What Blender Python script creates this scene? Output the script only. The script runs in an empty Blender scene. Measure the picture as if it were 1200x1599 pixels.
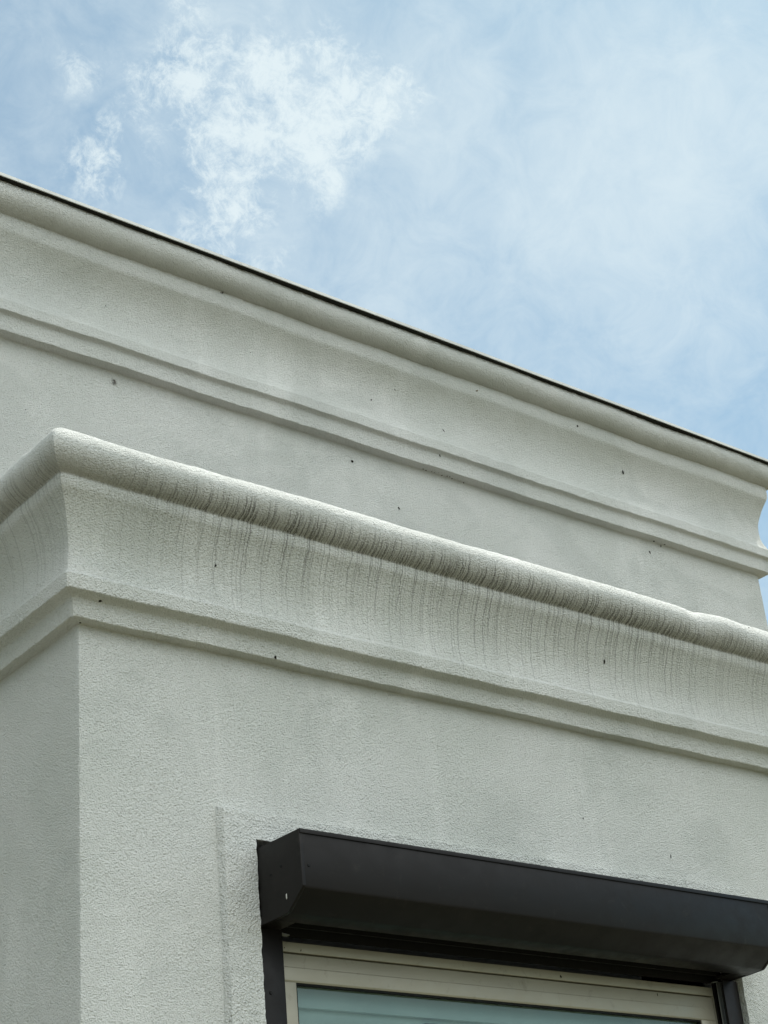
import bpy, bmesh, math, random
from mathutils import Vector, Matrix, noise
random.seed(7)

# ---------------------------------------------------------------- camera, world, sun, exposure
sc = bpy.context.scene
col = sc.collection
S = 0.8                       # metres per drawing unit
Z0 = 3.365                    # height of the underside of the lower cornice
F = 2768.643 / 1200.0         # focal length / frame width
MR = ((0.782742, -0.616491, -0.085168), (0.228780, 0.412304, -0.881853), (0.578770, 0.670779, 0.463768))

cam_d = bpy.data.cameras.new('camera')
cam = bpy.data.objects.new('camera', cam_d)
col.objects.link(cam)
r_, d_, f_ = (Vector(v) for v in MR)
m3 = Matrix((r_, -d_, -f_)).transposed()
cam.matrix_world = Matrix.Translation((-2.396219 * S, -4.2 * S, -2.205957 * S + Z0)) @ m3.to_4x4()
cam_d.sensor_fit = 'HORIZONTAL'
cam_d.sensor_width = 36.0
cam_d.lens = 36.0 * F
cam_d.clip_start = 0.05
cam_d.clip_end = 3000
sc.camera = cam

SUN_EL, SUN_AZ = 64.0, 12.0      # azimuth measured from +X towards +Y (behind the house, to the right)
el, az = math.radians(SUN_EL), math.radians(SUN_AZ)
sun_dir = Vector((math.cos(el) * math.cos(az), math.cos(el) * math.sin(az), math.sin(el)))
sl = bpy.data.lights.new('sun', 'SUN')
sl.energy = 3.6
sl.angle = math.radians(1.2)
sl.color = (1.0, 0.955, 0.88)
so = bpy.data.objects.new('sun', sl)
so.rotation_euler = (-sun_dir).to_track_quat('-Z', 'Y').to_euler()
so.location = (0, 0, 30)
col.objects.link(so)

def sky_dir(x, y):
    v = Vector(((x - 600) / 2768.643, (y - 800) / 2768.643, 1.0))
    return Vector(tuple(sum(MR[k][i] * v[k] for k in range(3)) for i in range(3))).normalized()

world = bpy.data.worlds.new('World')
sc.world = world
world.use_nodes = True
wt = world.node_tree
wt.nodes.clear()
W = wt.nodes.new
L = wt.links.new
def wmath(op, a, b=None, clamp=False):
    n = W('ShaderNodeMath'); n.operation = op; n.use_clamp = clamp
    for i, v in enumerate((a, b)):
        if v is None: continue
        if isinstance(v, (int, float)): n.inputs[i].default_value = v
        else: L(v, n.inputs[i])
    return n.outputs[0]
def wrange(v, a, b, c=0.0, d=1.0):
    n = W('ShaderNodeMapRange'); n.interpolation_type = 'SMOOTHSTEP'
    L(v, n.inputs[0])
    for i, q in enumerate((a, b, c, d)): n.inputs[i + 1].default_value = q
    return n.outputs[0]
out = W('ShaderNodeOutputWorld')
bg = W('ShaderNodeBackground')
bg.inputs['Strength'].default_value = 0.11
sky = W('ShaderNodeTexSky')
sky.sky_type = 'NISHITA'
sky.sun_disc = False
sky.sun_elevation = el
sky.sun_rotation = math.radians(90 - SUN_AZ)
sky.air_density = 1.0
sky.dust_density = 1.2
sky.ozone_density = 1.2
tc = W('ShaderNodeTexCoord')
def wnoise(scale, detail, rough, dist=0.0, off=(0, 0, 0)):
    mp = W('ShaderNodeMapping'); mp.inputs['Location'].default_value = off
    L(tc.outputs['Generated'], mp.inputs[0])
    n = W('ShaderNodeTexNoise'); L(mp.outputs[0], n.inputs['Vector'])
    n.inputs['Scale'].default_value = scale; n.inputs['Detail'].default_value = detail
    n.inputs['Roughness'].default_value = rough; n.inputs['Distortion'].default_value = dist
    return n.outputs[0]
def blobs(lst):
    acc = None
    for (x, y, r, w) in lst:
        n = W('ShaderNodeVectorMath'); n.operation = 'DISTANCE'
        L(tc.outputs['Generated'], n.inputs[0]); n.inputs[1].default_value = sky_dir(x, y)
        v = wrange(n.outputs['Value'], 0.0, r / 2768.643 * 1.5, w, 0.0)
        acc = v if acc is None else wmath('MAXIMUM', acc, v)
    return acc
puff = blobs([(300, 125, 95, .95), (370, 190, 120, 1), (440, 110, 90, 1), (520, 150, 115, 1), (600, 150, 80, .85),
              (470, 210, 110, 1), (370, 270, 105, .9), (385, 330, 70, .8), (230, 150, 75, .6), (175, 205, 48, .5),
              (150, 262, 70, .62), (290, 25, 55, .5), (340, 370, 90, .6), (410, 410, 70, .55), (130, 110, 60, .5), (490, 270, 80, .7),
              (270, 200, 90, .5), (350, 70, 60, .5)])
veil = blobs([(700, 210, 230, 1), (880, 260, 280, 1), (1040, 300, 300, 1), (1150, 200, 260, .9), (620, 330, 260, .8),
              (1000, 420, 260, .8), (500, 260, 260, .8), (1150, 450, 220, .6), (420, 160, 300, .6), (900, 130, 280, .7)])
n1 = wnoise(22, 10, 0.66, 0.3, (3.1, 1.7, 0.4))
n2 = wnoise(66, 10, 0.74, 0.35, (0.7, 5.1, 2.2))
n3 = wnoise(8, 10, 0.60, 0.5, (7.3, 2.2, 4.4))
n4 = wnoise(30, 10, 0.66, 0.6, (1.3, 8.2, 6.4))
nn = wmath('ADD', wmath('MULTIPLY', n1, 0.34), wmath('MULTIPLY', n2, 0.66))
nn = wmath('ADD', wmath('MULTIPLY', wmath('SUBTRACT', nn, 0.5), 2.3), 0.5)
dp = wmath('ADD', wmath('MULTIPLY', puff, 0.46), nn)
c_puff = wmath('MULTIPLY', wmath('MULTIPLY', wrange(dp, 0.60, 1.08), wrange(puff, 0.05, 0.55)), 0.80)
nv = wmath('ADD', wmath('MULTIPLY', n3, 0.5), wmath('MULTIPLY', n4, 0.5))
dv = wmath('ADD', wmath('MULTIPLY', veil, 0.34), nv)
c_veil = wmath('MULTIPLY', wrange(dv, 0.34, 1.05), 0.60)
# thin cirrostratus over the whole sky
haze = wmath('ADD', wmath('MULTIPLY', nv, 0.42), 0.01)
soft = wmath('ADD', haze, wmath('MULTIPLY', c_veil, wmath('SUBTRACT', 1.0, haze)))
cov = wmath('ADD', soft, wmath('MULTIPLY', c_puff, wmath('SUBTRACT', 1.0, soft)), True)
mix = W('ShaderNodeMix'); mix.data_type = 'RGBA'
skt = W('ShaderNodeMix'); skt.data_type = 'RGBA'; skt.blend_type = 'MULTIPLY'; skt.inputs['Factor'].default_value = 1.0
L(sky.outputs[0], skt.inputs['A']); skt.inputs['B'].default_value = (0.72, 1.02, 1.0, 1)
L(cov, mix.inputs['Factor']); L(skt.outputs['Result'], mix.inputs['A'])
mix.inputs['B'].default_value = (6.9, 7.75, 7.95, 1)
# unseen bright cloud bank, added behind the camera to brighten the walls
dn = W('ShaderNodeVectorMath'); dn.operation = 'DOT_PRODUCT'
L(tc.outputs['Generated'], dn.inputs[0]); dn.inputs[1].default_value = Vector((-0.03, -0.64, 0.85)).normalized()
fill_bank = wmath('MULTIPLY', wrange(dn.outputs['Value'], 0.50, 0.86), wrange(wnoise(3.2, 8, 0.6, 0.5, (2, 5, 1)), 0.30, 0.62, 0.45, 1.0))
mix2 = W('ShaderNodeMix'); mix2.data_type = 'RGBA'
L(fill_bank, mix2.inputs['Factor']); L(mix.outputs['Result'], mix2.inputs['A'])
mix2.inputs['B'].default_value = (18.4, 19.3, 19.4, 1)
L(mix2.outputs['Result'], bg.inputs['Color'])
L(bg.outputs[0], out.inputs[0])

sc.view_settings.view_transform = 'Standard'
sc.view_settings.look = 'None'
sc.view_settings.exposure = 0.14
sc.view_settings.gamma = 1.0

# ---------------------------------------------------------------- node helpers
class Mat:
    def __init__(s, name):
        s.m = bpy.data.materials.new(name); s.m.use_nodes = True
        s.t = s.m.node_tree; s.t.nodes.clear()
        s.out = s.n('ShaderNodeOutputMaterial'); s.p = s.n('ShaderNodeBsdfPrincipled')
        s.l(s.p.outputs[0], s.out.inputs[0])
        s.tc = s.n('ShaderNodeTexCoord')
    def n(s, t): return s.t.nodes.new(t)
    def l(s, a, b): s.t.links.new(a, b)
    def math(s, op, a, b=None, clamp=False):
        n = s.n('ShaderNodeMath'); n.operation = op; n.use_clamp = clamp
        for i, v in enumerate((a, b)):
            if v is None: continue
            if isinstance(v, (int, float)): n.inputs[i].default_value = v
            else: s.l(v, n.inputs[i])
        return n.outputs[0]
    def rng(s, v, a, b, c=0.0, d=1.0):
        n = s.n('ShaderNodeMapRange'); n.interpolation_type = 'SMOOTHSTEP'; s.l(v, n.inputs[0])
        for i, q in enumerate((a, b, c, d)): n.inputs[i + 1].default_value = q
        return n.outputs[0]
    def noise(s, scale, detail=4, rough=0.5, dist=0.0, mul=(1, 1, 1), src=None, off=(0, 0, 0)):
        mp = s.n('ShaderNodeMapping'); mp.inputs['Scale'].default_value = mul; mp.inputs['Location'].default_value = off
        s.l(src or s.tc.outputs['Object'], mp.inputs[0])
        n = s.n('ShaderNodeTexNoise'); s.l(mp.outputs[0], n.inputs['Vector'])
        n.inputs['Scale'].default_value = scale; n.inputs['Detail'].default_value = detail
        n.inputs['Roughness'].default_value = rough; n.inputs['Distortion'].default_value = dist
        return n.outputs[0]
    def mix(s, f, a, b, mode='MIX'):
        n = s.n('ShaderNodeMix'); n.data_type = 'RGBA'; n.blend_type = mode
        for k, v in (('Factor', f), ('A', a), ('B', b)):
            if isinstance(v, (int, float)): n.inputs[k].default_value = v
            elif isinstance(v, tuple): n.inputs[k].default_value = (*v, 1)
            else: s.l(v, n.inputs[k])
        return n.outputs['Result']
    def bump(s, h, dist, strength=1.0, prev=None):
        b = s.n('ShaderNodeBump'); s.l(h, b.inputs['Height']); b.inputs['Distance'].default_value = dist
        b.inputs['Strength'].default_value = strength
        if prev: s.l(prev, b.inputs['Normal'])
        return b.outputs[0]

BASE = (0.745, 0.75, 0.71)
def stucco(name, coarse=1.0, streaks=False, vn=0.0, grime=1.0, film_shade=None):
    m = Mat(name)
    g1 = m.noise(250 / coarse, 2, 0.6, 0.1)
    g2 = m.noise(105 / coarse, 3, 0.55, 0.2, off=(3, 1, 2))
    g3 = m.noise(14, 3, 0.5, off=(1, 5, 2))
    big = m.noise(1.6, 5, 0.55, 0.3, off=(4, 2, 7))
    run = m.noise(3.0, 5, 0.6, 0.2, mul=(1.6, 1.6, 0.28), off=(2, 3, 1))
    damp = m.noise(2.2, 6, 0.62, 0.6, mul=(1, 1, 1.5), off=(6, 1, 9))
    c = m.mix(m.rng(big, 0.35, 0.68), BASE, tuple(v * k for v, k in zip(BASE, (0.90, 0.915, 0.90))))
    c = m.mix(m.math('MULTIPLY', m.rng(run, 0.5, 0.70), 0.85), c, tuple(v * 1.08 for v in BASE))
    c = m.mix(m.math('MULTIPLY', m.rng(damp, 0.50, 0.64), 0.42), c, (0.555, 0.575, 0.535))
    # sand grains and pin-holes in the finish coat
    c = m.mix(m.math('MULTIPLY', m.rng(g1, 0.30, 0.47, 1.0, 0.0), 0.36 * grime), c, (0.34, 0.35, 0.30))
    c = m.mix(m.math('MULTIPLY', m.rng(g2, 0.58, 0.75), 0.22), c, (0.84, 0.85, 0.81))
    if film_shade:      # greenish grime, with downward-facing shade painted in, on upper cove and roll's belly
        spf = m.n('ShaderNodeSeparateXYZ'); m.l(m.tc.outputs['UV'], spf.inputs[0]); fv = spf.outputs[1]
        pz = m.math('MULTIPLY', m.rng(fv, film_shade - 0.26, film_shade - 0.10), m.rng(fv, film_shade - 0.085, film_shade - 0.062, 1.0, 0.0))
        pz2 = m.math('MULTIPLY', m.rng(fv, film_shade - 0.004, film_shade + 0.004), m.rng(fv, film_shade + 0.02, film_shade + 0.11, 1.0, 0.0))
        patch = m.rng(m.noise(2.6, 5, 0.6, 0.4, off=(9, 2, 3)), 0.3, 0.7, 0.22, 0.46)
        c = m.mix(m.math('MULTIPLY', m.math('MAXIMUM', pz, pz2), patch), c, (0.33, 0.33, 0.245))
    if streaks:
        uv = m.tc.outputs['UV']
        sp = m.n('ShaderNodeSeparateXYZ'); m.l(uv, sp.inputs[0])
        u, v = sp.outputs[0], sp.outputs[1]
        def lines(freq, half, seed):
            # separate run-off lines: one per cell, each with its own offset, strength and reach
            wob = m.noise(9, 2, 0.5, src=uv, mul=(1, 1.3, 1), off=(seed, 0, 0))
            wf = m.noise(60, 2, 0.5, src=uv, mul=(0.4, 1, 1), off=(seed, 2, 0))
            k = m.math('ADD', m.math('MULTIPLY', u, freq), m.math('ADD', m.math('MULTIPLY', wob, 0.75), m.math('MULTIPLY', wf, 0.4)))
            cell = m.math('FLOOR', k)
            def rnd(q):
                n = m.n('ShaderNodeTexWhiteNoise'); n.noise_dimensions = '1D'; m.l(m.math('ADD', cell, q + seed), n.inputs['W']); return n.outputs[0]
            r1, r2, r3 = rnd(0.37), rnd(11.71), rnd(23.13)
            cen = m.math('ADD', m.math('MULTIPLY', r1, 0.5), 0.25)
            dd = m.math('ABSOLUTE', m.math('SUBTRACT', m.math('SUBTRACT', k, cell), cen))
            ln = m.rng(dd, half * 0.3, half, 1.0, 0.0)
            return ln, r2, r3
        clus = m.rng(m.noise(2.4, 3, 0.5, src=uv, mul=(1, 0.15, 1)), 0.30, 0.62)
        ext = m.rng(u, -0.12, 0.40, 0.10, 1.0)            # the runs thin out towards the mitre
        left = m.rng(u, 9.0, 10.0, 1.0, 0.45)
        ext = m.math('MULTIPLY', m.math('MULTIPLY', ext, left), m.rng(u, 21.20, 21.38, 1.0, 0.05))
        right = m.rng(u, 2.3, 3.2, 1.0, 0.6)
        ext = m.math('MULTIPLY', ext, m.math('MAXIMUM', right, m.rng(u, 9.0, 10.0)))
        gap = m.rng(g1, 0.33, 0.50, 0.40, 1.0)
        fr = fc = None
        for (freq, half, seed, wr, wc) in ((50, 0.20, 0.0, 1.0, 0.85), (88, 0.25, 40.0, 0.8, 0.75), (29, 0.09, 80.0, 1.0, 1.0)):
            ln, r2, r3 = lines(freq, half, seed)
            top = m.math('ADD', m.math('MULTIPLY', r3, 0.07), 0.025)
            zr_ = m.math('MULTIPLY', m.rng(v, vn - 0.004, vn), m.rng(m.math('SUBTRACT', m.math('SUBTRACT', v, vn), top), -0.035, 0.03, 1.0, 0.0))
            a_ = m.math('MULTIPLY', m.math('MULTIPLY', ln, zr_), m.math('MULTIPLY', m.rng(r2, 0.0, 0.6, 0.35, 1.0), wr))
            reach = m.math('MULTIPLY', m.math('ADD', m.math('MULTIPLY', r3, 0.30), 0.06), -1.0)
            zc_ = m.math('MULTIPLY', m.rng(m.math('SUBTRACT', m.math('SUBTRACT', v, vn), reach), -0.05, 0.10), m.rng(v, vn - 0.001, vn + 0.002, 1.0, 0.0))
            b_ = m.math('MULTIPLY', m.math('MULTIPLY', ln, zc_), m.math('MULTIPLY', m.rng(r2, 0.2, 1.0, 0.12, 1.0), wc))
            fr = a_ if fr is None else m.math('MAXIMUM', fr, a_)
            fc = b_ if fc is None else m.math('MAXIMUM', fc, b_)
        near = m.rng(v, vn - 0.26, vn, 0.62, 1.0)
        fac = m.math('MAXIMUM', m.math('MULTIPLY', fr, m.math('ADD', m.math('MULTIPLY', clus, 0.22), 0.64)),
                     m.math('MULTIPLY', m.math('MULTIPLY', fc, near), m.math('ADD', m.math('MULTIPLY', clus, 0.28), 0.42)))
        fac = m.math('MULTIPLY', m.math('MULTIPLY', fac, ext), gap, True)
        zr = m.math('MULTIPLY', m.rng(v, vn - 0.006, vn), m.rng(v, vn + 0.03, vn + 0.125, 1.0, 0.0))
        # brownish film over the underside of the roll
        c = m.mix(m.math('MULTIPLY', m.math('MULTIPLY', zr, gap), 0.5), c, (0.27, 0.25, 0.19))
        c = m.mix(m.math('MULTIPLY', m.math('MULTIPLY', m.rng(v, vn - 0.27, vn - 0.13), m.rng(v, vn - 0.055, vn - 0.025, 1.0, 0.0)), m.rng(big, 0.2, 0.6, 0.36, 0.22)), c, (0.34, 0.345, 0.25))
        c = m.mix(fac, c, (0.055, 0.05, 0.04))
    m.l(c, m.p.inputs['Base Color'])
    m.p.inputs['Roughness'].default_value = 0.92
    m.p.inputs['Specular IOR Level'].default_value = 0.15
    b = m.bump(g3, 0.005, 0.5)
    b = m.bump(g2, 0.0038 if coarse < 1.15 else 0.0055, 1.0, b)
    b = m.bump(g1, 0.0095 * coarse, 1.0, b)
    m.l(b, m.p.inputs['Normal'])
    return m.m

def plain(name, colr, rough=0.5, metal=0.0, var=0.15, bump=0.0, spec=0.5, stretch=(1, 1, 1), dirt=None):
    m = Mat(name)
    n = m.noise(7, 6, 0.6, 0.3, mul=stretch)
    c = m.mix(m.rng(n, 0.3, 0.7), tuple(v * (1 - var) for v in colr), tuple(min(1, v * (1 + var)) for v in colr))
    if dirt:
        d = m.noise(28, 6, 0.7, 0.6, off=(3, 3, 3))
        c = m.mix(m.math('MULTIPLY', m.rng(d, 0.56, 0.72), dirt[1]), c, dirt[0])
    m.l(c, m.p.inputs['Base Color'])
    r = m.rng(m.noise(19, 5, 0.6), 0.3, 0.7, rough * 0.85, min(1, rough * 1.2))
    m.l(r, m.p.inputs['Roughness'])
    m.p.inputs['Metallic'].default_value = metal
    m.p.inputs['Specular IOR Level'].default_value = spec
    if bump: m.l(m.bump(m.noise(60, 3, 0.5), bump, 0.6), m.p.inputs['Normal'])
    return m.m

# ---------------------------------------------------------------- mesh helpers (drawing units)
def P(x, y, z): return Vector((x * S, y * S, z * S + Z0))

def link(name, me, mat, parent=None, smooth=False, ang=35):
    o = bpy.data.objects.new(name, me); col.objects.link(o)
    if mat: me.materials.append(mat)
    if parent: o.parent = parent
    if smooth:
        for p in me.polygons: p.use_smooth = True
        me.set_sharp_from_angle(angle=math.radians(ang))
    return o

def bm_obj(name, bm, mat, parent=None, bevel=0.0, smooth=False):
    bmesh.ops.recalc_face_normals(bm, faces=bm.faces)
    if bevel:
        es = [e for e in bm.edges if len(e.link_faces) == 2 and e.calc_face_angle(0) > 0.5]
        bmesh.ops.bevel(bm, geom=es, offset=bevel * S, segments=2, affect='EDGES', profile=0.6, clamp_overlap=True)
    me = bpy.data.meshes.new(name); bm.to_mesh(me); bm.free()
    return link(name, me, mat, parent, smooth=bool(bevel) or smooth)

def box(bm, x0, x1, y0, y1, z0, z1):
    vs = [bm.verts.new(P(x, y, z)) for x in (x0, x1) for y in (y0, y1) for z in (z0, z1)]
    for f in ((0, 1, 3, 2), (4, 6, 7, 5), (0, 4, 5, 1), (2, 3, 7, 6), (0, 2, 6, 4), (1, 5, 7, 3)):
        bm.faces.new([vs[i] for i in f])

def prism(bm, poly, x0, x1):          # poly of (y, z) extruded along x
    a = [bm.verts.new(P(x0, y, z)) for y, z in poly]
    b = [bm.verts.new(P(x1, y, z)) for y, z in poly]
    n = len(poly)
    bm.faces.new(a); bm.faces.new(b[::-1])
    for i in range(n): bm.faces.new((a[i], b[i], b[(i + 1) % n], a[(i + 1) % n]))

def sheet(bm, line, x0, x1, t):       # a folded metal sheet of thickness t following (y, z) points
    off = []
    for i, (y, z) in enumerate(line):
        d = Vector((0, 0))
        for j in (i - 1, i):
            if 0 <= j < len(line) - 1:
                e = (Vector(line[j + 1]) - Vector(line[j])).normalized(); d += Vector((-e.y, e.x))
        d.normalize(); off.append((y + d.x * t, z + d.y * t))
    prism(bm, list(line) + off[::-1], x0, x1)

def cyl(bm, c, axis, r, h, n=16):     # closed cylinder, c in drawing units
    m = Vector(axis).to_track_quat('Z', 'Y').to_matrix().to_4x4()
    m.translation = P(*c)
    bmesh.ops.create_cone(bm, cap_ends=True, segments=n, radius1=r * S, radius2=r * S * 0.8, depth=h * S, matrix=m)

def round_profile(pts):
    """pts: (p, z, r); rounds every corner with radius r and subdivides."""
    o = []
    n = len(pts)
    for i, (p, z, r) in enumerate(pts):
        a = Vector((p, z))
        if r <= 0 or i in (0, n - 1): o.append(a); continue
        b0 = Vector(pts[i - 1][:2]); b1 = Vector(pts[i + 1][:2])
        r0 = min(r, (b0 - a).length * 0.45); r1 = min(r, (b1 - a).length * 0.45)
        s0 = a + (b0 - a).normalized() * r0; s1 = a + (b1 - a).normalized() * r1
        for k in range(5):
            t = k / 4
            o.append(s0 * (1 - t) ** 2 + a * 2 * t * (1 - t) + s1 * t * t)
    res = [o[0]]
    for a, b in zip(o, o[1:]):
        k = max(1, int(math.ceil((b - a).length / 0.011)))
        for j in range(1, k + 1): res.append(a.lerp(b, j / k))
    return res

def ragged(w, amp):
    """small trowel waviness of hand-finished render, metres"""
    n = noise.noise(w * 2.3) * 0.0030 + noise.noise(w * 9 + Vector((3, 1, 2))) * 0.0013
    n += noise.noise(w * 34 + Vector((7, 5, 2))) * 0.0008 + noise.noise(w * 95) * 0.0007
    return n * amp

def sweep(name, path, prof, z_base, mat, parent, steps, amp=1.0, extra=None):
    """path: corner points (x, y); prof: (p, z) list; outward is to the right of travel... of each run"""
    path = [Vector(q) for q in path]
    dirs = [(b - a).normalized() for a, b in zip(path, path[1:])]
    nor = [Vector((d.y, -d.x)) for d in dirs]            # outward
    mit = []
    for i in range(len(path)):
        if i == 0: mit.append(nor[0])
        elif i == len(path) - 1: mit.append(nor[-1])
        else:
            n1, n2 = nor[i - 1], nor[i]; mit.append((n1 + n2) / (1 + n1.dot(n2)))
    vs, rows, us = [], [], []
    arc = [0.0]
    for a, b in zip(prof, prof[1:]): arc.append(arc[-1] + (b - a).length)
    for i in range(len(dirs)):
        k = max(1, int(math.ceil((path[i + 1] - path[i]).length / steps[i])))
        for j in range(k + (1 if i == len(dirs) - 1 else 0)):
            t = j / k
            c = path[i].lerp(path[i + 1], t); m = mit[i].lerp(mit[i + 1], t)
            row = []
            for q in prof:
                xy = c + m * q.x
                w = P(xy.x, xy.y, z_base + q.y)
                d = ragged(w, amp)
                if 0 < i and j == 0 and m.length > 1.2: d -= 0.0022      # hand-eased arris at the mitre
                if extra: d += extra(xy.x, xy.y, q)
                w = w + Vector((m.x * d, m.y * d, d * 0.8))
                row.append(len(vs)); vs.append(w)
            rows.append((row, i))
    faces, fr = [], []
    for (r0, i0), (r1, i1) in zip(rows, rows[1:]):
        for a in range(len(prof) - 1):
            faces.append((r0[a], r1[a], r1[a + 1], r0[a + 1])); fr.append((i0, a))
    me = bpy.data.meshes.new(name); me.from_pydata(vs, [], faces); me.update()
    uvl = me.uv_layers.new(name='UVMap')
    for p, (i, a) in zip(me.polygons, fr):
        for li, aa in zip(p.loop_indices, (a, a, a + 1, a + 1)):
            w = me.vertices[me.loops[li].vertex_index].co
            d = dirs[i]
            uu = (w.x * d.x + w.y * d.y) / S
            if abs(d.y) > 0.5: uu += 20.0
            uvl.data[li].uv = (uu, arc[aa])
    return link(name, me, mat, parent, smooth=True, ang=42), arc

# ---------------------------------------------------------------- materials
M_wall = stucco('stucco_wall')
M_wall_far = stucco('stucco_upper', 1.0, grime=0.9)
M_rough = stucco('stucco_rough_band', 1.2)
M_dark = plain('anthracite_aluminium', (0.0095, 0.008, 0.0072), 0.42, 0.0, 0.12, spec=0.18, stretch=(0.5, 1, 2.5), dirt=((0.03, 0.027, 0.022), 0.35))
M_black = plain('black_rubber', (0.008, 0.008, 0.008), 0.7, spec=0.2)
M_champ = plain('champagne_aluminium', (0.37, 0.345, 0.27), 0.42, 0.2, 0.05, stretch=(0.5, 1, 1.5), dirt=((0.16, 0.15, 0.10), 0.35))
M_flash = plain('roof_edge_metal', (0.62, 0.62, 0.58), 0.45, 0.2, 0.12, stretch=(0.4, 1, 1), dirt=((0.3, 0.3, 0.27), 0.5))
M_soffit = plain('bitumen_gap_shade', (0.020, 0.021, 0.017), 0.85, spec=0.2)  # bitumen of the roofing lap; also paints the shadow gap under the edge
M_roofing = plain('bitumen_roofing', (0.12, 0.12, 0.12), 0.9, bump=0.002)
M_zinc = plain('grey_zinc', (0.32, 0.33, 0.33), 0.45, 0.7, 0.15)
M_blind = plain('pale_blind', (0.66, 0.71, 0.70), 0.85, var=0.06)
M_room = plain('dim_room', (0.20, 0.20, 0.19), 0.9)
M_speck = plain('dark_debris', (0.020, 0.018, 0.012), 0.8, spec=0.2)
M_speck2 = plain('pale_debris', (0.55, 0.54, 0.50), 0.8, spec=0.2)

gm = Mat('window_glass')
gl = gm.n('ShaderNodeBsdfGlossy'); gl.inputs['Roughness'].default_value = 0.015; gl.inputs['Color'].default_value = (0.9, 1.0, 0.98, 1)
tr = gm.n('ShaderNodeBsdfTransparent'); tr.inputs['Color'].default_value = (0.74, 0.80, 0.785, 1)
fr_ = gm.n('ShaderNodeFresnel'); fr_.inputs['IOR'].default_value = 1.55
mx = gm.n('ShaderNodeMixShader')
geo = gm.n('ShaderNodeNewGeometry')
gm.l(gm.math('MULTIPLY', gm.math('MULTIPLY', fr_.outputs[0], 1.6, True), gm.math('SUBTRACT', 1.0, geo.outputs['Backfacing'])), mx.inputs[0]); gm.l(tr.outputs[0], mx.inputs[1]); gm.l(gl.outputs[0], mx.inputs[2])
gm.l(gm.bump(gm.noise(1.2, 2, 0.5), 0.002, 0.5), gl.inputs['Normal'])
gm.l(mx.outputs[0], gm.out.inputs[0])
M_glass = gm.m

grm = Mat('ground_paving')
vor = grm.n('ShaderNodeTexBrick'); grm.l(grm.tc.outputs['Object'], vor.inputs[0]); vor.inputs['Scale'].default_value = 2.5
vor.inputs['Color1'].default_value = (0.20, 0.165, 0.115, 1); vor.inputs['Color2'].default_value = (0.165, 0.14, 0.10, 1); vor.inputs['Mortar'].default_value = (0.12, 0.12, 0.09, 1)
gn = grm.noise(0.18, 6, 0.6)
gcol = grm.mix(grm.rng(gn, 0.50, 0.54), vor.outputs[0], (0.075, 0.08, 0.032))
grm.l(gcol, grm.p.inputs['Base Color']); grm.p.inputs['Roughness'].default_value = 0.95
M_ground = grm.m

# ---------------------------------------------------------------- the setting: ground
ZG = -Z0 / S
bm = bmesh.new()
nx = 24
vs = [[bm.verts.new(((i / nx - 0.5) * 1600, (j / nx - 0.5) * 1600, 0)) for j in range(nx + 1)] for i in range(nx + 1)]
for i in range(nx):
    for j in range(nx): bm.faces.new((vs[i][j], vs[i + 1][j], vs[i + 1][j + 1], vs[i][j + 1]))
g = bm_obj('ground', bm, M_ground); g['kind'] = 'structure'

# ---------------------------------------------------------------- the house
house = bpy.data.objects.new('house', None); col.objects.link(house)
house.location = (0, 0, 0)
house['label'] = 'off-white stucco house with stepped moulded cornices and a projecting lower bay with a shuttered window'
house['category'] = 'house'
B = 1.2            # the upper wall stands this far behind the bay front
LX = 4.25          # bay length
RX = 4.915         # right-hand corner of the upper wall
ZR = 1.812         # base of the upper cornice
WX0, WX1, WZ1, WZ0 = 0.580, 2.688, -0.584, -2.40     # window opening

def corner_path(pts, r=0.007):
    o = [Vector(pts[0])]
    for a, b, c in zip(pts, pts[1:], pts[2:]):
        a, b, c = Vector(a), Vector(b), Vector(c)
        s0 = b + (a - b).normalized() * r; s1 = b + (c - b).normalized() * r
        for t in (0.0, 0.5, 1.0): o.append(s0 * (1 - t) ** 2 + b * 2 * t * (1 - t) + s1 * t * t)
    o.append(Vector(pts[-1])); return o

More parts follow.
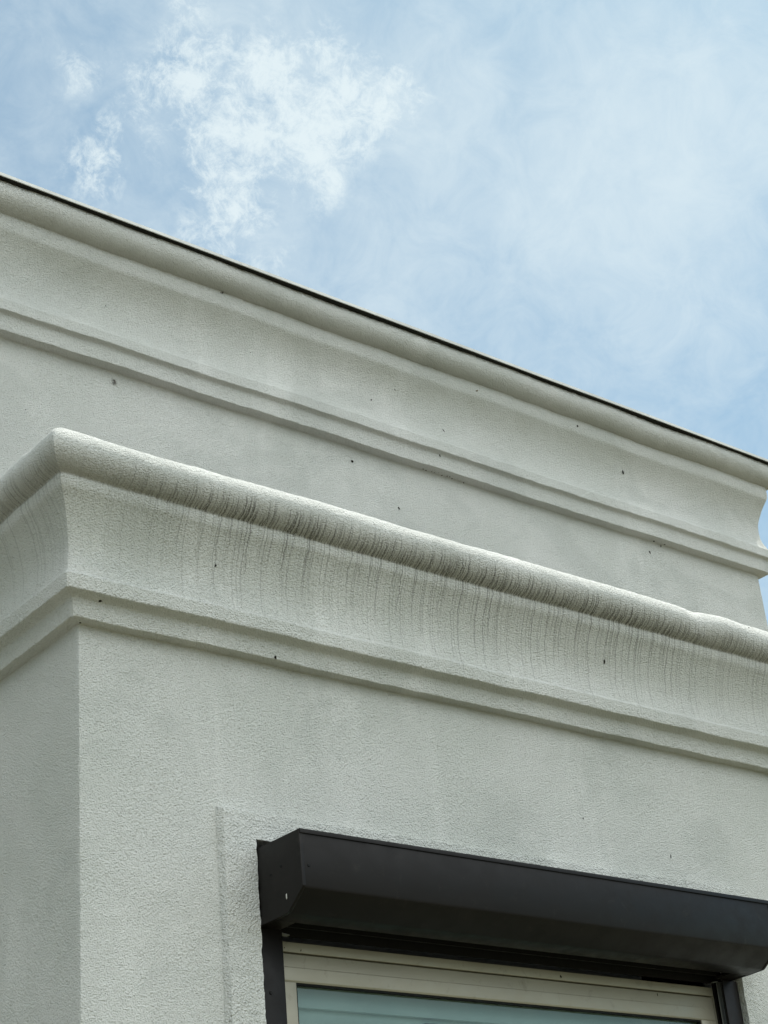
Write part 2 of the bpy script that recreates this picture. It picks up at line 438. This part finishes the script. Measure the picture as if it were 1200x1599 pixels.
def wall_mesh(name, pts, z0, z1, mat, parent, step, hole=None, zfine=None):
    """vertical render wall along a plan polyline; hole = (x0, x1, z0, z1) in the run that faces -y"""
    path = corner_path(pts)
    samp = []
    for a, b in zip(path, path[1:]):
        ln = (b - a).length; k = max(1, int(math.ceil(ln / step)))
        ts = [j / k for j in range(k)]
        if hole and abs(a.y) < 1e-6 and abs(b.y) < 1e-6:
            xs = sorted(set([a.x + (b.x - a.x) * t for t in ts] + [hole[0], hole[1]]))
            xs = [x for x in xs if x in (hole[0], hole[1]) or (abs(x - hole[0]) > step * .3 and abs(x - hole[1]) > step * .3)]
            samp += [Vector((x, a.y)) for x in xs]
        else: samp += [a.lerp(b, t) for t in ts]
    samp.append(path[-1])
    zs = [z0]
    zf = zfine if zfine is not None else z0
    while zs[-1] < z1 - 1e-6:
        zs.append(min(z1, zs[-1] + (step if zs[-1] >= zf else 0.4)))
    if hole:
        zs = sorted(set([z for z in zs if abs(z - hole[3]) > step * .3 and abs(z - hole[2]) > step * .3] + [hole[2], hole[3]]))
    vsl = []; nz = len(zs)
    for i, q in enumerate(samp):
        a = samp[max(0, i - 1)]; b = samp[min(len(samp) - 1, i + 1)]
        d = (b - a).normalized(); nrm = Vector((d.y, -d.x, 0))
        for z in zs:
            w = P(q.x, q.y, z)
            vsl.append(w + nrm * ragged(w, 0.9))
    fc = []
    for i in range(len(samp) - 1):
        for j in range(nz - 1):
            if hole and abs(samp[i].y) < 1e-6 and samp[i].x >= hole[0] - 1e-6 and samp[i + 1].x <= hole[1] + 1e-6 \
               and zs[j] >= hole[2] - 1e-6 and zs[j + 1] <= hole[3] + 1e-6: continue
            fc.append((i * nz + j, (i + 1) * nz + j, (i + 1) * nz + j + 1, i * nz + j + 1))
    # reveals of the opening
    if hole:
        x0, x1, a0, a1 = hole
        def quad(p):
            k = len(vsl); vsl.extend(P(*q) for q in p); fc.append((k, k + 1, k + 2, k + 3))
        D = 0.16
        quad(((x0, 0.001, a0), (x0, D, a0), (x0, D, a1), (x0, 0.001, a1)))
        quad(((x1, 0.001, a1), (x1, D, a1), (x1, D, a0), (x1, 0.001, a0)))
        quad(((x0, 0.001, a1), (x0, D, a1), (x1, D, a1), (x1, 0.001, a1)))
        quad(((x0, 0.001, a0), (x1, 0.001, a0), (x1, D, a0), (x0, D, a0)))
    me = bpy.data.meshes.new(name); me.from_pydata(vsl, [], fc); me.update()
    o = link(name, me, mat, parent, smooth=True, ang=50)
    return o

o = wall_mesh('wall', [(0, B), (0, 0), (LX, 0), (LX, B)], ZG, 0.30, M_wall, house, 0.022, (WX0, WX1, WZ0, WZ1), -1.35)
o['label'] = 'front and side wall of the low projecting bay'
o = wall_mesh('wall', [(-7.5, B + 9), (-7.5, B), (RX, B), (RX, B + 9), (-7.5, B + 9)], ZG, ZR + 0.35, M_wall_far, house, 0.045, None, 0.1)
o['label'] = 'tall plain upper wall behind the bay'

# lower cornice
prof1 = [(-0.02, 0.006, 0), (0.041, 0.008, 0.0035), (0.049, 0.064, 0.004), (0.060, 0.069, 0.002), (0.086, 0.075, 0.0035),
         (0.091, 0.121, 0.004), (0.084, 0.130, 0.004), (0.079, 0.160, 0.02), (0.076, 0.200, 0.02), (0.079, 0.245, 0.02), (0.087, 0.290, 0.02),
         (0.101, 0.335, 0.02), (0.117, 0.368, 0.014), (0.128, 0.384, 0.012), (0.133, 0.402, 0.008), (0.134, 0.4175, 0.002)]
def roll(cx, cz, a, b, t0, t1, n=26):
    return [(cx + a * math.cos(math.radians(t0 + (t1 - t0) * k / n)), cz + b * math.sin(math.radians(t0 + (t1 - t0) * k / n)), 0) for k in range(n + 1)]
prof1 += roll(0.118, 0.492, 0.068, 0.0745, -74, 82) + [(0.08, 0.560, 0.01), (-0.03, 0.562, 0)]
prof1 = round_profile(prof1)
acc = 0.0; vn1 = 0.0
for a, b in zip(prof1, prof1[1:]):
    acc += (b - a).length
    if abs(b.y - 0.4175) < 0.0016 and vn1 == 0.0: vn1 = acc
M_streak = stucco('stucco_streaked', 1.05, True, vn1)
def lump(x, y, q):
    d = 0.0
    if q.y > 0.45:
        d += 0.004 * math.exp(-((x - 2.80) / 0.07) ** 2) - 0.0045 * math.exp(-((x - 2.62) / 0.05) ** 2)
    return d
o, arc = sweep('cornice', [(0, B + 0.05), (0, 0), (LX, 0), (LX, B + 0.05)], prof1, 0.0, M_streak, house,
               [0.011, 0.011, 0.05], 1.1, lump)
o['label'] = 'lower moulded cornice with dark vertical run-off streaks under its rounded top'

# upper cornice
prof2 = [(-0.02, 0.006, 0), (0.049, 0.010, 0.003), (0.054, 0.080, 0.003), (0.060, 0.085, 0.002), (0.078, 0.090, 0.003), (0.077, 0.142, 0.003),
         (0.066, 0.152, 0.004), (0.052, 0.186, 0.02), (0.042, 0.235, 0.02), (0.041, 0.275, 0.02), (0.046, 0.318, 0.02), (0.057, 0.362, 0.02),
         (0.073, 0.412, 0.02), (0.088, 0.446, 0.012), (0.098, 0.468, 0.014), (0.102, 0.500, 0.01), (0.102, 0.5335, 0.003)]
prof2 += roll(0.100, 0.605, 0.078, 0.072, -86, 70) + [(0.06, 0.668, 0.01), (-0.03, 0.668, 0)]
prof2 = round_profile(prof2)
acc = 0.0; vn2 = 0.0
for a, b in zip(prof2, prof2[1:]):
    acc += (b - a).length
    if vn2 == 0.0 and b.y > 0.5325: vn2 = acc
M_upc = stucco('stucco_upper_cornice', 1.0, False, grime=1.0, film_shade=vn2)
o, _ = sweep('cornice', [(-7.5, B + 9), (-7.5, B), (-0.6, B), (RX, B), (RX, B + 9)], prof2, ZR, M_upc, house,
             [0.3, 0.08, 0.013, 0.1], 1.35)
o['label'] = 'clean upper moulded cornice under the metal roof edge'

# roof edge: folded light metal strip over a near-black strip that paints the shadow gap
ZE = ZR + 0.6405
pe = [Vector(q) for q in ((-7.5, B + 9), (-7.5, B), (RX, B), (RX, B + 9))]
def ring(name, p_out, p_in, z0, z1, mat, parent, wav=0.0, n=260):
    """continuous strip following the front and right edge"""
    vsl, fc = [], []
    pts = []
    for a, b, k in ((pe[0], pe[1], 6), (pe[1], pe[2], n), (pe[2], pe[3], 6)):
        for j in range(k): pts.append((a.lerp(b, j / k), a, b, j))
    pts.append((pe[3], pe[2], pe[3], 1))
    for (c, a, b, j) in pts:
        d = (b - a).normalized(); nr = Vector((d.y, -d.x))
        if c == pe[1]: m = Vector((-1, -1))
        elif c == pe[2]: m = Vector((1, -1))
        else: m = nr
        w = noise.noise(Vector((c.x * 1.1, c.y, 2.0))) * wav + noise.noise(Vector((c.x * 6, c.y, 5.0))) * wav * 0.3
        for (p, z) in ((p_in, z0), (p_out, z0), (p_out, z1), (p_in, z1)):
            q = c + m * p
            vsl.append(P(q.x, q.y, z + w))
    for i in range(len(pts) - 1):
        for k in range(4):
            a = i * 4 + k; b = i * 4 + (k + 1) % 4
            fc.append((a, a + 4, b + 4, b))
    me = bpy.data.meshes.new(name); me.from_pydata(vsl, [], fc); me.update()
    return link(name, me, mat, parent)
edge = ring('roof_edge', 0.200, 0.195, ZE - 0.001, ZE + 0.013, M_flash, house, 0.0016)
ring('gap_shade', 0.1948, 0.02, ZE + 0.001, ZE + 0.0105, M_soffit, edge, 0.0016)
# roof deck, a shallow slab inside the edge, and the dark lap of roofing at the corner
bm = bmesh.new(); box(bm, -7.6, RX + 0.15, B - 0.15, B + 9, ZE + 0.0135, ZE + 0.0165)
roof = bm_obj('roof', bm, M_roofing, house)
bm = bmesh.new()
poly = [(RX + 0.04, B - 0.185), (RX + 0.191, B - 0.188), (RX + 0.191, B + 8.9), (RX + 0.04, B + 8.9)]
lo = [bm.verts.new(P(x, y, ZE + 0.0168)) for x, y in poly]
hi = [bm.verts.new(P(x, y, ZE + (0.018 if i in (0, 3) else 0.042))) for i, (x, y) in enumerate(poly)]
bm.faces.new(lo[::-1]); bm.faces.new(hi)
for i in range(4): bm.faces.new((lo[i], lo[(i + 1) % 4], hi[(i + 1) % 4], hi[i]))
bm_obj('roofing_lap', bm, M_soffit, roof)
bm = bmesh.new(); box(bm, -0.05, LX + 0.05, -0.05, B + 0.02, 0.535, 0.552)
o = bm_obj('roof', bm, M_roofing, house); o['label'] = 'flat roof of the bay behind its cornice'

# raised rough band round the window
def band():
    x0, x1, z1, z0 = 0.456, 2.812, -0.4915, -2.52
    ix0, ix1, iz1, iz0 = WX0 + 0.002, WX1 - 0.002, WZ1 - 0.002, WZ0 + 0.002
    step = 0.0125
    xs = [x0 + (x1 - x0) * k / int((x1 - x0) / step) for k in range(int((x1 - x0) / step) + 1)]
    zs = []
    z = z1
    while z > z0: zs.append(z); z -= step if z > -1.35 else 0.06
    zs.append(z0)
    for e in (0.0035, 0.0075, 0.0125, 0.0145):
        xs += [x0 + e, x1 - e]; zs += [z1 - e]
    xs = sorted(xs); zs = sorted(zs, reverse=True)
    xs = [x for i, x in enumerate(xs) if i == 0 or x - xs[i - 1] > 0.0012]
    # snap to the opening
    def snap(arr, v):
        k = min(range(len(arr)), key=lambda i: abs(arr[i] - v)); arr[k] = v; return k
    a, b = snap(xs, ix0), snap(xs, ix1); c, d = snap(zs, iz1), snap(zs, iz0)
    vsl = []; nz = len(zs)
    for x in xs:
        for z in zs:
            e = min(x - x0, x1 - x, z1 - z, z - z0)
            jit = noise.noise(Vector((x * 22, z * 22, 1))) * 0.0012 * (e > 0.002)
            h = 0.030 * min(1, max(0, (e + jit) / 0.0125)) - 0.005
            w = P(x, -h, z)
            if h > 0: w.y -= (noise.noise(w * 60) * 0.0012 + noise.noise(w * 25) * 0.0012)
            on_edge = abs(x - ix0) < 1e-6 or abs(x - ix1) < 1e-6 or abs(z - iz1) < 1e-6
            if on_edge:
                w.x += noise.noise(Vector((3, z * 45, x))) * 0.0022 + noise.noise(Vector((3, z * 140, x))) * 0.0015
                w.z += noise.noise(Vector((x * 45, 3, z))) * 0.0015
            vsl.append(w)
    fc = []
    for i in range(len(xs) - 1):
        for j in range(nz - 1):
            if a <= i < b and c <= j < d: continue
            fc.append((i * nz + j, i * nz + j + 1, (i + 1) * nz + j + 1, (i + 1) * nz + j))
    # inner returns
    def strip(idx):
        for p, q in zip(idx, idx[1:]):
            k = len(vsl); vp, vq = vsl[p], vsl[q]
            vsl.extend([Vector((vp.x, 0.02, vp.z)), Vector((vq.x, 0.02, vq.z))]); fc.append((p, q, k + 1, k))
    strip([a * nz + j for j in range(c, d + 1)]); strip([b * nz + j for j in range(c, d + 1)])
    strip([i * nz + c for i in range(a, b + 1)]); strip([i * nz + d for i in range(a, b + 1)])
    me = bpy.data.meshes.new('window_surround'); me.from_pydata(vsl, [], fc); me.update()
    bmx = bmesh.new(); bmx.from_mesh(me); bmesh.ops.recalc_face_normals(bmx, faces=bmx.faces); bmx.to_mesh(me); bmx.free()
    return link('window_surround', me, M_rough, house, smooth=True, ang=60)
band()

# ---------------------------------------------------------------- window
win = bpy.data.objects.new('window', None); col.objects.link(win); win.parent = house
ZB = -2.36
FY = 0.048
bm = bmesh.new()      # outer frame
box(bm, 0.60, 2.672, FY, FY + 0.07, -0.8915, -0.862)
box(bm, 0.60, 0.688, FY, FY + 0.07, ZB, -0.892)
box(bm, 2.598, 2.672, FY, FY + 0.07, ZB, -0.892)
box(bm, 0.60, 2.672, FY, FY + 0.07, ZB - 0.05, ZB - 0.0005)
bm_obj('frame', bm, M_champ, win, 0.0012)
bm = bmesh.new()      # sash
gx0, gx1, gz1 = 0.752, 2.518, -0.980
prism(bm, [(FY + 0.055, -0.8965), (FY + 0.003, -0.8965), (FY + 0.0024, -0.935), (FY + 0.0012, -0.937), (FY + 0.0010, -0.975), (FY + 0.004, gz1), (FY + 0.055, gz1)], 0.692, 2.594)
for xa, xb, s in ((0.692, gx0, 1), (2.594, gx1, -1)):
    box(bm, min(xa, xb), max(xa, xb), FY + 0.0015, FY + 0.055, ZB + 0.08, gz1 - 0.0005)
box(bm, 0.692, 2.594, FY + 0.0015, FY + 0.055, ZB + 0.005, ZB + 0.0795)
bm_obj('sash', bm, M_champ, win, 0.001)
bm = bmesh.new()
for (xa, xb, za, zb) in ((gx0, gx1, gz1 - 0.006, gz1 - 0.0005), (gx0, gx0 + 0.006, ZB + 0.081, gz1 - 0.0065), (gx1 - 0.006, gx1, ZB + 0.081, gz1 - 0.0065)):
    box(bm, xa + 0.0003, xb - 0.0003, FY + 0.006, FY + 0.022, za, zb)
bm_obj('gasket', bm, M_black, win)
bm = bmesh.new(); box(bm, gx0 + 0.001, gx1 - 0.001, FY + 0.0225, FY + 0.027, ZB + 0.08, gz1 - 0.001)
bm_obj('pane', bm, M_glass, win)
bm = bmesh.new()      # roller blind behind the glass, its cassette and a handle
box(bm, gx0 + 0.0, gx1 - 0.0, FY + 0.082, FY + 0.084, ZB + 0.07, -1.036)
box(bm, gx0 - 0.03, gx1 + 0.03, FY + 0.062, FY + 0.10, -1.0355, -0.93)
blind = bm_obj('roller_blind', bm, M_blind, win)
bm = bmesh.new()
box(bm, 1.290, 1.345, FY + 0.062, FY + 0.0815, -1.10, -1.052)
box(bm, 1.304, 1.331, FY + 0.052, FY + 0.0815, -1.16, -1.1005)
bm_obj('blind_bracket', bm, M_room, blind, 0.003)
bm = bmesh.new(); box(bm, 0.59, 2.68, 0.45, 0.46, ZB, -0.6)
for i in range(0): pass
bm_obj('room_wall', bm, M_room, win)

# ---------------------------------------------------------------- roller shutter
sh = bpy.data.objects.new('roller_shutter', None); col.objects.link(sh); sh.parent = house
sh['label'] = 'dark grey roller shutter box and rails over the window'
SX0, SX1 = 0.5845, 2.655
bm = bmesh.new()
front = [(-0.2335, -0.6265), (-0.2345, -0.7805), (-0.2325, -0.7865), (-0.162, -0.8365), (-0.155, -0.8400), (-0.088, -0.8425), (-0.084, -0.838)]
sheet(bm, [(y + 0.003, z) for y, z in front][::-1], SX0 + 0.0125, SX1 - 0.0125, 0.003)
body = bm_obj('housing', bm, M_dark, sh, 0.0006)
bm = bmesh.new()
prism(bm, [(0.03, -0.6125), (-0.2365, -0.6145), (-0.2375, -0.6275), (-0.2345, -0.6275), (-0.2345, -0.618), (0.03, -0.616)], SX0 + 0.002, SX1 - 0.002)
bm_obj('lid', bm, M_dark, body, 0.0006)
cap = [(0.03, -0.6165), (-0.2345, -0.6185), (-0.2365, -0.783), (-0.234, -0.7875), (-0.1635, -0.8385), (-0.156, -0.8425), (-0.09, -0.845), (0.03, -0.845)]
for xa, xb in ((SX0, SX0 + 0.012), (SX1 - 0.012, SX1)):
    bm = bmesh.new(); prism(bm, cap, xa, xb); c_ = bm_obj('end_cap', bm, M_dark, sh, 0.0012)
    bm = bmesh.new()
    s = -1 if xa == SX0 else 1
    xe = SX0 if s < 0 else SX1
    bm.free()
    for (yy, zz) in ((-0.137, -0.701), (-0.085, -0.712)):
        bm = bmesh.new(); cyl(bm, (xe + s * 0.0006, yy, zz), (s, 0, 0), 0.0042, 0.0022, 14)
        bm_obj('screw', bm, M_black, c_)
for xa, xb in ((SX0 + 0.0125, SX0 + 0.085), (SX1 - 0.085, SX1 - 0.0125)):      # closed feet of the box over the rails
    bm = bmesh.new(); prism(bm, [(-0.15, -0.8385), (-0.15, -0.8415), (0.0, -0.8435), (0.0, -0.836)], xa, xb)
    bm_obj('end_plate', bm, M_dark, body)
bm = bmesh.new()                                                                # axle with the rolled-up slats
cyl(bm, (1.626, -0.105, -0.715), (1, 0, 0), 0.078, 2.03, 28)
for k in range(4): box(bm, 0.68, 2.59, -0.012, -0.004, -0.835 + k * 0.05, -0.835 + k * 0.05 + 0.047)
bm_obj('slat_curtain', bm, M_black, sh)
bm = bmesh.new(); box(bm, SX0 + 0.013, SX1 - 0.013, 0.036, 0.0395, -0.850, -0.6175)
bm_obj('back_plate', bm, M_black, sh)
for s, xo in ((1, 0.5935), (-1, 2.6765)):      # rails: folded channel open towards the window
    bm = bmesh.new()
    xi = xo + s * 0.0775
    def bx(a, b, y0, y1, z0=ZB - 0.04, z1=-0.8465): box(bm, min(a, b), max(a, b), y0, y1, z0, z1)
    bx(xo, xi, -0.006, 0.0)
    bx(xo, xi, 0.039, 0.0465)
    bx(xo, xo + s * 0.03, 0.0002, 0.0388)
    rail = bm_obj('guide_rail', bm, M_dark, sh, 0.0008)
    bm = bmesh.new(); bx(xi - s * 0.016, xi - s * 0.001, 0.0225, 0.0255); bx(xo + s * .031, xi - s * 0.016, 0.021, 0.0268)
    bm_obj('brush_strip', bm, M_zinc, rail)
    bm = bmesh.new(); cyl(bm, (xo + s * 0.026, -0.0072, -1.033), (0, -1, 0), 0.0065, 0.003, 18)
    bm_obj('screw', bm, M_dark, rail)
    bm = bmesh.new()                                                            # bent inlet tongue at the rail head
    a = xi + s * 0.002; b = xi + s * 0.036
    v = [bm.verts.new(P(*q)) for q in ((a, 0.030, -0.846), (a, 0.012, -0.846), (b, 0.006, -0.853), (b, 0.022, -0.853))]
    w = [bm.verts.new(q.co + Vector((0, 0, -0.0022))) for q in v]
    bm.faces.new(v); bm.faces.new(w[::-1])
    for i in range(4): bm.faces.new((v[i], w[i], w[(i + 1) % 4], v[(i + 1) % 4]))
    bm_obj('inlet_tongue', bm, M_zinc, rail)
for xx in (SX0 + 0.028, SX1 - 0.012):
    bm = bmesh.new(); cyl(bm, (xx, -0.2352, -0.722), (0, -1, 0), 0.0052, 0.003, 16)
    bm_obj('screw', bm, M_black, body)

# ---------------------------------------------------------------- specks and insects on the render

def speck(loc, nrm, ln, wd, ang, label, name='debris_speck', mat=None, group='dark specks stuck to the render', hook=False, category='debris', flat=0.4):
    """an irregular crumb lying on the surface; ln, wd in mm; ang from +x towards +z"""
    nrm = Vector(nrm).normalized()
    t = Vector((math.cos(math.radians(ang)), 0, math.sin(math.radians(ang))))
    t = (t - nrm * t.dot(nrm)).normalized(); b = nrm.cross(t)
    bm = bmesh.new(); bmesh.ops.create_icosphere(bm, subdivisions=2, radius=0.5)
    seed = Vector(loc) * 37
    for v in bm.verts:
        k = 1 + 0.55 * noise.noise(v.co * 2.6 + seed)
        q = v.co * k
        x = q.x * ln * 0.001; y = q.y * wd * 0.001
        if hook: y += (q.x ** 2) * 1.6 * wd * 0.001
        v.co = t * x + b * y + nrm * (q.z * wd * 0.001 * flat)
    me = bpy.data.meshes.new(name); bm.to_mesh(me); bm.free()
    o = link(name, me, mat or M_speck, None, smooth=True, ang=80)
    o.location = Vector(loc) + nrm * wd * 0.0002
    o['label'] = label; o['category'] = category
    if group: o['group'] = group
    return o
F_ = (0, -1, 0)
for a in (
    ((1.7705, 0.925, 5.0334), (-0.018, -0.998, -0.055), 9, 5, 40, 'dark hooked speck in the upper cornice cove, left and just below a smaller dot', True),
    ((1.8823, 0.9127, 5.107), (0.04, -0.952, -0.302), 7, 4, -50, 'tiny dark dot highest in the middle of the upper cornice cove', False),
    ((2.1193, 0.9246, 5.0037), (-0.033, -0.994, 0.1), 15, 4.5, -55, 'thin dark slanting sliver at the foot of the upper cornice cove', False),
    ((2.0764, 0.9161, 4.877), (0.005, -0.977, -0.212), 13, 5, -60, 'comma-shaped dark speck on the lowest fascia of the upper cornice', True),
    ((1.6815, 0.9609, 4.7626), F_, 10, 9, 80, 'round dark speck on the upper wall just under its cornice', False),
    ((1.8843, 0.9612, 4.6227), F_, 12, 6.5, -50, 'slanting dark speck low on the upper wall above the bay roll', False),
    ((3.1054, 0.9183, 5.0913), (0.027, -0.964, -0.264), 19, 9, -65, 'large oval dark speck on the right part of the upper cornice cove', False),
    ((2.8259, 0.8781, 5.2108), (0.016, -0.991, -0.13), 9, 8, 90, 'small dark dot just below the upper roll, above the large oval speck', False),
    ((3.2361, 0.9587, 4.7667), F_, 14, 6, -60, 'dark sliver on the upper wall near its right-hand corner', False),
    ((3.3100, 0.9560, 4.8120), F_, 11, 5, 75, 'small dark crumb hanging under the upper cornice near the right end', False),
    ((3.2648, 0.9500, 4.8225), (0, -0.5, -0.85), 10, 6, 10, 'dark crumb wedged in the joint under the upper cornice, left of a hanging crumb', False),
    ((3.3300, 0.9500, 4.8235), (0, -0.5, -0.85), 13, 6, -10, 'dark crumb wedged in the joint under the upper cornice, right of a hanging crumb', False),
    ((1.2258, 0.9232, 5.0603), (0.013, -0.993, -0.118), 4, 3, 10, 'very faint dot on the cove left of the hooked speck', False),
    ((0.639, 0.9261, 5.0527), (0.075, -0.991, -0.111), 6, 3, -70, 'very small dark dot at the far left of the upper cornice cove', False),
    ((0.3635, 0.9612, 4.5792), F_, 4, 3, 30, 'tiny dot on the upper wall at the far left above the bay corner', False),
    ((0.3533, -0.0664, 3.5764), (0.028, -0.983, -0.182), 9, 5, 70, 'dark speck in the middle of the bay cornice cove near its left corner', True),
    ((0.0337, -0.0440, 3.4188), (0.001, -0.5, -0.85), 7.5, 7, 0, 'round dark speck tucked under the fillet close to the bay corner', False),
    ((0.5443, -0.0344, 3.3772), (-0.022, -0.988, -0.156), 9, 7, 100, 'round dark speck on the bottom fascia edge of the bay cornice', False),
    ((1.723, -0.0673, 3.5823), (0.027, -0.978, -0.204), 17, 6, 85, 'long dull dark mark on the right part of the bay cornice cove', False),
    ((1.9523, -0.0002, 3.0379), F_, 13, 3.5, 80, 'thin upright dark sliver on the bay wall above the shutter box', False),
    ((1.6106, 0.0007, 3.1068), F_, 7, 3.5, 85, 'faint speck on the bay wall left of and above the upright sliver', False),
    ((0.0009, -0.006, 3.3700), (0, -0.5, -0.85), 5, 4, 0, 'tiny dark dot where the bay corner meets the cornice', False),
    ((2.3416, -0.1398, 3.7924), (0.034, -0.847, 0.53), 5, 4, 0, 'tiny dark dot on top of the bay roll at the far right', False)):
    speck(*a[:6], hook=a[6])
speck((2.2784, 0.8784, 5.2078), (0.014, -0.988, -0.153), 14, 5, 30, 'brown curled husk just below the upper roll', mat=plain('brown_husk', (0.12, 0.085, 0.045), 0.8), hook=True, group=None)
speck((0.4672, -0.1267, 2.7285), (-1, 0, 0), 13, 5, 60, 'pale paint chip on the left end of the dark shutter box', 'paint_chip', M_speck2, None, category='paint chip').rotation_euler = (0, 0, 0)
for loc, ln, wd, an, lb in (((0.6205, 0.0384, 2.6582), 6, 2.5, 65, 'dark fleck on the beige window head near its left end, second from the rail'),
                            ((0.5718, 0.0384, 2.6601), 4, 2.2, 65, 'dark fleck on the beige window head right against the left rail'),
                            ((1.4784, 0.0384, 2.6615), 7.5, 4.5, 110, 'dark curled fleck on the beige window head right of centre'),
                            ((1.8488, 0.0409, 2.6407), 9, 2.5, 95, 'thin upright fleck on the beige sash near the right rail')):
    speck(loc, F_, ln, wd, an, lb, group='flecks on the window frame')
# crumbly brown dirt in the joint below the upper cornice
M_crumb = plain('brown_dirt', (0.10, 0.075, 0.045), 0.95)
rc = random.Random(3)
for k in range(12):
    speck((2.02 + 0.018 * k + rc.uniform(-.005, .005), 0.953 + rc.uniform(-.006, .003), 4.8225 + rc.uniform(-.004, .002)), (0, -0.6, -0.8), rc.uniform(4, 9), rc.uniform(2.5, 4.5), rc.uniform(-60, 60),
          'tiny brown crumb in the dirt row in the joint beneath the upper cornice', 'dirt_crumb', M_crumb, 'row of dirt crumbs under the upper cornice')

def insect(loc, nrm, ang, label, sc_=1.0):
    """small fly: body with legs, wings as children"""
    nrm = Vector(nrm).normalized()
    t = Vector((math.cos(math.radians(ang)), 0, math.sin(math.radians(ang)))); t = (t - nrm * t.dot(nrm)).normalized(); b = nrm.cross(t)
    R = Matrix((t, b, nrm)).transposed()
    bm = bmesh.new()
    for (x, r, l) in ((-0.0035, 0.0024, 0.0085), (0.0032, 0.0024, 0.0052), (0.0068, 0.0017, 0.0030)):
        mt = Matrix.Translation((x, 0, 0.003)) @ Matrix.Diagonal((l / (2 * r), 1, 0.85, 1))
        bmesh.ops.create_icosphere(bm, subdivisions=2, radius=r, matrix=mt)
    for sgn in (-1, 1):
        for k, (x0, x1) in enumerate(((0.0045, 0.010), (0.0025, 0.003), (0.0005, -0.006))):
            p0 = Vector((x0, sgn * 0.0015, 0.0025)); p1 = Vector(((x0 + x1) / 2, sgn * 0.005, 0.0045)); p2 = Vector((x1, sgn * 0.0085, 0.0003))
            for a, c in ((p0, p1), (p1, p2)):
                mt = (c - a).to_track_quat('Z', 'Y').to_matrix().to_4x4(); mt.translation = (a + c) / 2
                bmesh.ops.create_cone(bm, cap_ends=True, segments=5, radius1=0.0006, radius2=0.0004, depth=(c - a).length, matrix=mt)
    for v in bm.verts: v.co = R @ (v.co * sc_)
    me = bpy.data.meshes.new('insect'); bm.to_mesh(me); bm.free()
    o = link('insect', me, M_insect, None, smooth=True, ang=80); o.location = Vector(loc)
    o['label'] = label; o['category'] = 'insect'; o['group'] = 'insects sitting on the render'
    for sgn in (-1, 1):
        bm = bmesh.new()
        out_ = [(0.003, 0.0008), (-0.004, 0.0055), (-0.0095, 0.0058), (-0.0100, 0.0035), (-0.004, 0.0008)]
        lo = [bm.verts.new(R @ (Vector((x, y * sgn, 0.0050)) * sc_)) for x, y in out_]
        hi = [bm.verts.new(R @ (Vector((x, y * sgn, 0.0053)) * sc_)) for x, y in out_]
        bm.faces.new(lo); bm.faces.new(hi[::-1])
        for i in range(5): bm.faces.new((lo[i], hi[i], hi[(i + 1) % 5], lo[(i + 1) % 5]))
        bm_obj('wing', bm, M_wing, o)
M_insect = plain('insect_body', (0.035, 0.028, 0.016), 0.5)
M_wing = plain('insect_wing', (0.09, 0.08, 0.065), 0.35)
insect((1.0830, 0.8790, 5.2390), (0.0, -0.75, -0.66), 60, 'small dark insect clinging below the roll of the upper cornice', 0.95)
insect((0.6856, 0.9582, 4.7831), F_, 95, 'small brown insect on the upper wall under its cornice at the left', 1.0)
